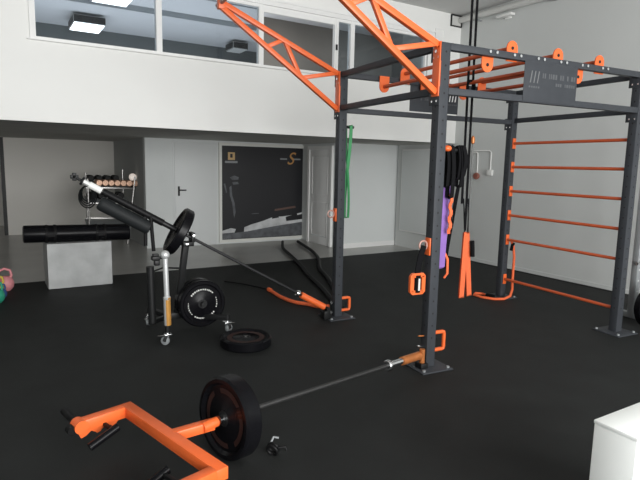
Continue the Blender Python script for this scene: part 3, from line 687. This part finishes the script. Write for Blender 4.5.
# ------------------------------------------------------------------ ropes and cords on the floor
t = thing('battle_rope', 'thick black battle rope doubled across the floor behind the back left upright', 'rope', (3.3, 5.2, 0))
def smooth_path(pts, n=6):
    out = []
    P = [Vector(p) for p in pts]
    for i in range(len(P)-1):
        p0, p1, p2, p3 = P[max(i-1, 0)], P[i], P[i+1], P[min(i+2, len(P)-1)]
        for k in range(n):
            s = k/n
            out.append(.5*((2*p1)+(p2-p0)*s+(2*p0-5*p1+4*p2-p3)*s*s+(3*p1-p0-3*p2+p3)*s**3))
    out.append(P[-1]); return out
rz = .028
MB().tube(smooth_path([(5.0, 9.66, rz), (4.62, 8.9, rz), (4.36, 8.1, rz), (4.10, 7.3, rz), (3.82, 6.55, rz), (3.56, 5.75, rz), (3.33, 5.15, rz), (3.2, 4.85, .04), (3.12, 4.78, .09)]), rz, M['rubber']).build('rope_strand', t)
MB().tube(smooth_path([(5.3, 9.56, rz), (5.14, 9.0, rz), (4.92, 8.3, rz), (4.62, 7.6, rz), (4.22, 6.9, rz), (3.98, 6.3, rz), (3.70, 5.7, rz), (3.42, 5.1, rz), (3.22, 4.8, .04), (3.12, 4.75, .09)]), rz, M['rubber']).build('rope_strand', t)
t = thing('pull_cord', 'orange sleeved cord curving over the mat to the back left upright', 'cord', (2.9, 5.6, 0))
oc = [(2.925, 6.02, .022), (2.90, 5.80, .022), (2.885, 5.60, .022), (2.895, 5.42, .022), (2.93, 5.28, .022), (3.0, 5.17, .022), (3.04, 5.0, .03), (3.05, 4.8, .08)]
MB().tube(smooth_path(oc), .021, M['orange_fabric']).build('orange_sleeve', t)
MB().tube(smooth_path([(2.62, 6.75, .008), (2.78, 6.5, .008), (2.88, 6.25, .01), (2.925, 6.02, .02)]), .009, M['rubber']).build('thin_cord', t, 'thin black cord end')
MB().cyl((2.925, 6.02, .022), (2.92, 5.95, .022), .027, M['orange']).build('ferrule', t)

# ------------------------------------------------------------------ left side: covered box with the long roller, weight rack, kettlebells
t = thing('covered_box', 'box draped in a silver grey cover on the mat edge under the black roller', 'box', (.9, 7.5, 0))
bm_ = MB(); n0 = 0
x0, x1, y0, y1, z1 = .53, 1.275, 7.27, 7.78, .565
bm_.box((x0+.01, y0+.01, 0), (x1-.01, y1-.01, z1-.008), M['silver_cloth'], .006); bm_.build('box', t)
c = MB()
def cloth(o, ux, uy, nx, ny, amp, nrm, sd):
    r = random.Random(sd); ph = [r.uniform(0, 6) for _ in range(6)]
    vs = [[c.bm.verts.new(Vector(o)+Vector(ux)*(i/nx)+Vector(uy)*(j/ny)+Vector(nrm)*amp*(1+.5*math.sin(5*i/nx+4*j/ny+ph[0])+.4*math.sin(11*i/nx-7*j/ny+ph[1])+.3*math.sin(3*i/nx-13*j/ny+ph[2]))) for j in range(ny+1)] for i in range(nx+1)]
    k = len(c.bm.faces)
    for i in range(nx):
        for j in range(ny): c.bm.faces.new((vs[i][j], vs[i+1][j], vs[i+1][j+1], vs[i][j+1]))
    c._fin(k, M['silver_cloth'], True)
cloth((x0, y0, .006), (x1-x0, 0, 0), (0, 0, z1-.006), 24, 20, .005, (0, -1, 0), 1)
cloth((x0, y1, .006), (0, y0-y1, 0), (0, 0, z1-.006), 12, 20, .005, (-1, 0, 0), 2)
cloth((x1, y0, .006), (0, y1-y0, 0), (0, 0, z1-.006), 12, 20, .005, (1, 0, 0), 3)
cloth((x0, y0, z1-.004), (x1-x0, 0, 0), (0, y1-y0, 0), 24, 12, .003, (0, 0, 1), 4)
c.build('cover', t)
t = thing('long_roller', 'long black cylinder with carrying slots lying on the covered box', 'roller', (.9, 7.4, .575))
MB().lathe((.285, 7.42, .683), (1, 0, -.02), [(0, 0), (.085, 0), (.104, .008), (.107, .02), (.107, 1.23), (.104, 1.242), (.085, 1.25), (0, 1.25)], M['rubber_gloss'], 40).build('tube', t)
for xx in (.57, 1.15):
    m = MB(); zc = .683-.02*(xx-.285)
    m.lathe((xx-.045, 7.42, zc), (1, 0, -.02), [(.108, 0), (.112, .005), (.112, .028), (.108, .033)], M['rubber'], 40); m.lathe((xx+.05, 7.42, zc), (1, 0, -.02), [(.108, 0), (.112, .005), (.112, .028), (.108, .033)], M['rubber'], 40)
    m.box((xx-.02, 7.30, zc-.03), (xx+.06, 7.315, zc+.03), M['hole_and_shadow'], .005); m.build('grip_slot', t)
# weight rack in the recess
RK = thing('weight_rack', 'chrome framed sloping rack in the recess behind the raised barbell', 'weight rack', (2.1, 11.5, 0))
for (xx, yy, xt, yt, h_) in ((1.62, 11.35, 1.62, 11.35, 1.25), (2.30, 11.35, 2.47, 11.35, 1.30), (1.66, 11.85, 1.66, 11.85, 1.35), (2.34, 11.85, 2.34, 11.85, 1.42)):
    MB().cyl((xx, yy, .0), (xt, yt, h_), .02, M['rack_steel']).build('post', RK)
for z, nm in ((1.09, 'shelf'), (.80, 'shelf'), (.35, 'shelf')):
    m = MB(); m.beam((1.58, 11.35, z), (2.42, 11.35, z-.02), .03, .03, M['rack_steel']); m.beam((1.62, 11.85, z+.12), (2.36, 11.85, z+.10), .03, .03, M['rack_steel'])
    m.beam((1.6, 11.6, z+.05), (2.38, 11.6, z+.03), .42, .012, M['galv'], up=(0, -.25, 1)); m.build(nm, RK)
def dumbbell(x, y, z, s, mtl, label):
    t = thing('dumbbell', label, 'dumbbell', (x, y, z), group='dumbbells on the recess rack')
    MB().cyl((x, y-.10, z+s), (x, y+.10, z+s), .014, M['chrome'], n=10).build('handle', t)
    for sy in (-1, 1):
        MB().lathe((x, y+.10*sy, z+s), (0, sy, 0), [(0, -.045), (s*.8, -.045), (s, -.03), (s, .03), (s*.8, .045), (0, .045)], mtl, 16).build('head', t)
ORD = ['first', 'second', 'third', 'fourth', 'fifth', 'sixth', 'seventh']
for k in range(7):
    dumbbell(1.82+.108*k, 11.48, 1.115-.002*k, .062, M['copper'], 'copper toned dumbbell in the front row of the recess rack, %s from the left' % ORD[k])
for k in range(4):
    dumbbell(1.70+.17*k, 11.58, .86, .07, M['rubber'], 'black dumbbell on the middle shelf of the recess rack, %s from the left' % ORD[k])
for k in range(4):
    dumbbell(1.72+.15*k, 11.76, 1.19, .062, M['rubber'], 'black dumbbell behind the copper toned row on the recess rack, %s from the left' % ORD[k])
t = thing('exercise_ball', 'small pale shiny ball with added glow on the right end of the recess rack', 'ball', (2.45, 11.40, 1.10))
MB().sph((2.44, 11.42, 1.285), .072, M['ball_added_glow']).build('ball', t)
MB().lathe((2.44, 11.42, 1.09), (0, 0, 1), [(0, 0), (.06, 0), (.06, .01), (.02, .03), (.02, .11), (.05, .13), (0, .13)], M['rubber'], 20).build('holder', t)
t = thing('cable_coil', 'dark coil of straps hanging at the left end of the recess rack', 'straps', (1.6, 11.2, .9))
for k in range(4):
    cc = V(1.60, 11.345-.02*k, .98-.02*k)
    MB().tube([cc+V((.09+.02*k)*math.cos(x*PI/14), .012*math.sin(3*x), (.14+.02*k)*math.sin(x*PI/14)) for x in range(28)], .012, M['rubber_grey'], 8, True).build('coil', t)
for o in list(bpy.data.objects):
    if o.parent is None and o.get('category') in ('weight rack', 'dumbbell', 'ball', 'straps'): o.location += V(-.11, -.6, 0)
# kettlebells at the left edge
def kettlebell(x, y, s, mtl, label, z=0.0):
    t = thing('kettlebell', label, 'kettlebell', (x, y, z), group='coloured kettlebells at the left edge')
    MB().lathe((x, y, z), (0, 0, 1), [(0, 0), (.06*s, 0), (.095*s, .04*s), (.105*s, .095*s), (.09*s, .15*s), (.05*s, .185*s), (0, .19*s)], mtl, 28).build('body', t)
    MB().tube([(x-.06*s, y, z+.15*s), (x-.075*s, y, z+.20*s), (x-.06*s, y, z+.26*s), (x, y, z+.285*s), (x+.06*s, y, z+.26*s), (x+.075*s, y, z+.20*s), (x+.06*s, y, z+.15*s)], .017*s, mtl, 10).build('handle', t)
kettlebell(.07, 7.45, .95, M['pink'], 'pink kettlebell on the mat at the left edge')
kettlebell(-.01, 7.24, .80, M['yellow'], 'yellow kettlebell left of the pink one')
kettlebell(-.03, 6.84, .85, M['teal'], 'green kettlebell in front of the coloured group')
kettlebell(.02, 7.05, .6, M['blue'], 'small dark blue kettlebell between the pink and green ones')

# ------------------------------------------------------------------ right edge: second stand and a standing plate
t = thing('squat_stand', 'pale grey galvanised stand just right of the ladder end of the rig', 'squat stand', (W_+.8, .31, 0), RIG)
ua = W_+.68
for da in (0, .55):
    uo = MB().box((ua+da, .28, 0), (ua+da+.07, .35, 2.3), M['galv'], .005)
    z = .3
    while z < 2.25:
        uo.cyl((ua+da+.035, .2795, z), (ua+da+.035, .2785, z), .010, M['letter_white'], n=10); z += .12
    uo.build('upright', t)
MB().beam((ua+.035, .315, .9), (ua+.585, .315, .9), .05, .05, M['galv']).build('crossbar', t)
for da in (.035, .585): MB().beam((ua+da, .2, .03), (ua+da, .43, .03), .06, .06, M['galv']).build('foot', t)
MB().cyl((ua-.06, .26, .62), (ua+.035, .29, .62), .02, M['chrome']).build('spotter_pin', t)
t = thing('bumper_plate', 'black bumper plate standing at the right edge beside the rig', 'weight plate', (5.55, 2.75, 0), group='black bumper plates')
plate_parts(t, V(5.735, 2.80, .225), V(-.25, -1, 0).normalized(), th=.09)

# white panel corner at the lower right
t = thing('white_plinth', 'glossy white plinth cut off at the lower right corner', 'plinth', (2.4, 1.1, 0))
MB().box((2.037, 1.0, 0), (2.75, 1.172, .585), M['box_white'], .004).build('body', t)
MB().box((2.035, .998, .585), (2.752, 1.174, .60), M['box_white'], .003).build('top_panel', t)

# ------------------------------------------------------------------ camera
cam = bpy.data.cameras.new('camera'); co = bpy.data.objects.new('camera', cam); COL.objects.link(co)
cam.sensor_fit = 'HORIZONTAL'; cam.sensor_width = 36; cam.lens = 537.7*36/640; cam.clip_start = .05; cam.clip_end = 100
yaw, pitch, roll = .4665+.0813, .1392, .0213
fw = V(math.sin(yaw)*math.cos(pitch), math.cos(yaw)*math.cos(pitch), -math.sin(pitch))
r0 = V(math.cos(yaw), -math.sin(yaw), 0); u0 = r0.cross(fw)
rr = r0*math.cos(roll)+u0*math.sin(roll); uu = -r0*math.sin(roll)+u0*math.cos(roll)
mx = Matrix((rr, uu, -fw)).transposed().to_4x4(); mx.translation = (0, 0, 1.6)
co.matrix_world = mx
SC.camera = co

# ------------------------------------------------------------------ light
def area(name, loc, tgt, sx, sy, power, col=(1, 1, 1)):
    l = bpy.data.lights.new(name, 'AREA'); l.shape = 'RECTANGLE'; l.size = sx; l.size_y = sy; l.energy = power; l.color = col
    o = bpy.data.objects.new(name, l); COL.objects.link(o); o.location = loc
    o.rotation_euler = (Vector(tgt)-Vector(loc)).to_track_quat('-Z', 'Y').to_euler()
    return o
area('shop_window_light', (1.9, -4.0, 2.1), (1.9, 6.0, 1.8), 6.0, 3.4, 770, (1.0, 1.0, .985))
area('added_upper_fill', (2.2, 9.6, 2.35), (2.2, 9.6, 4.2), 6.0, 3.5, 76, (.9, .95, 1.0))  # unseen fill below the sill, added to brighten the upper ceiling
w = bpy.data.worlds.new('daylight'); SC.world = w; w.use_nodes = True
bg = w.node_tree.nodes['Background']; bg.inputs['Color'].default_value = (.95, .98, 1.0, 1); bg.inputs['Strength'].default_value = .85
SC.view_settings.view_transform = 'Standard'
SC.view_settings.look = 'None'
for o in bpy.data.objects:
    if '_o' in o: del o['_o']
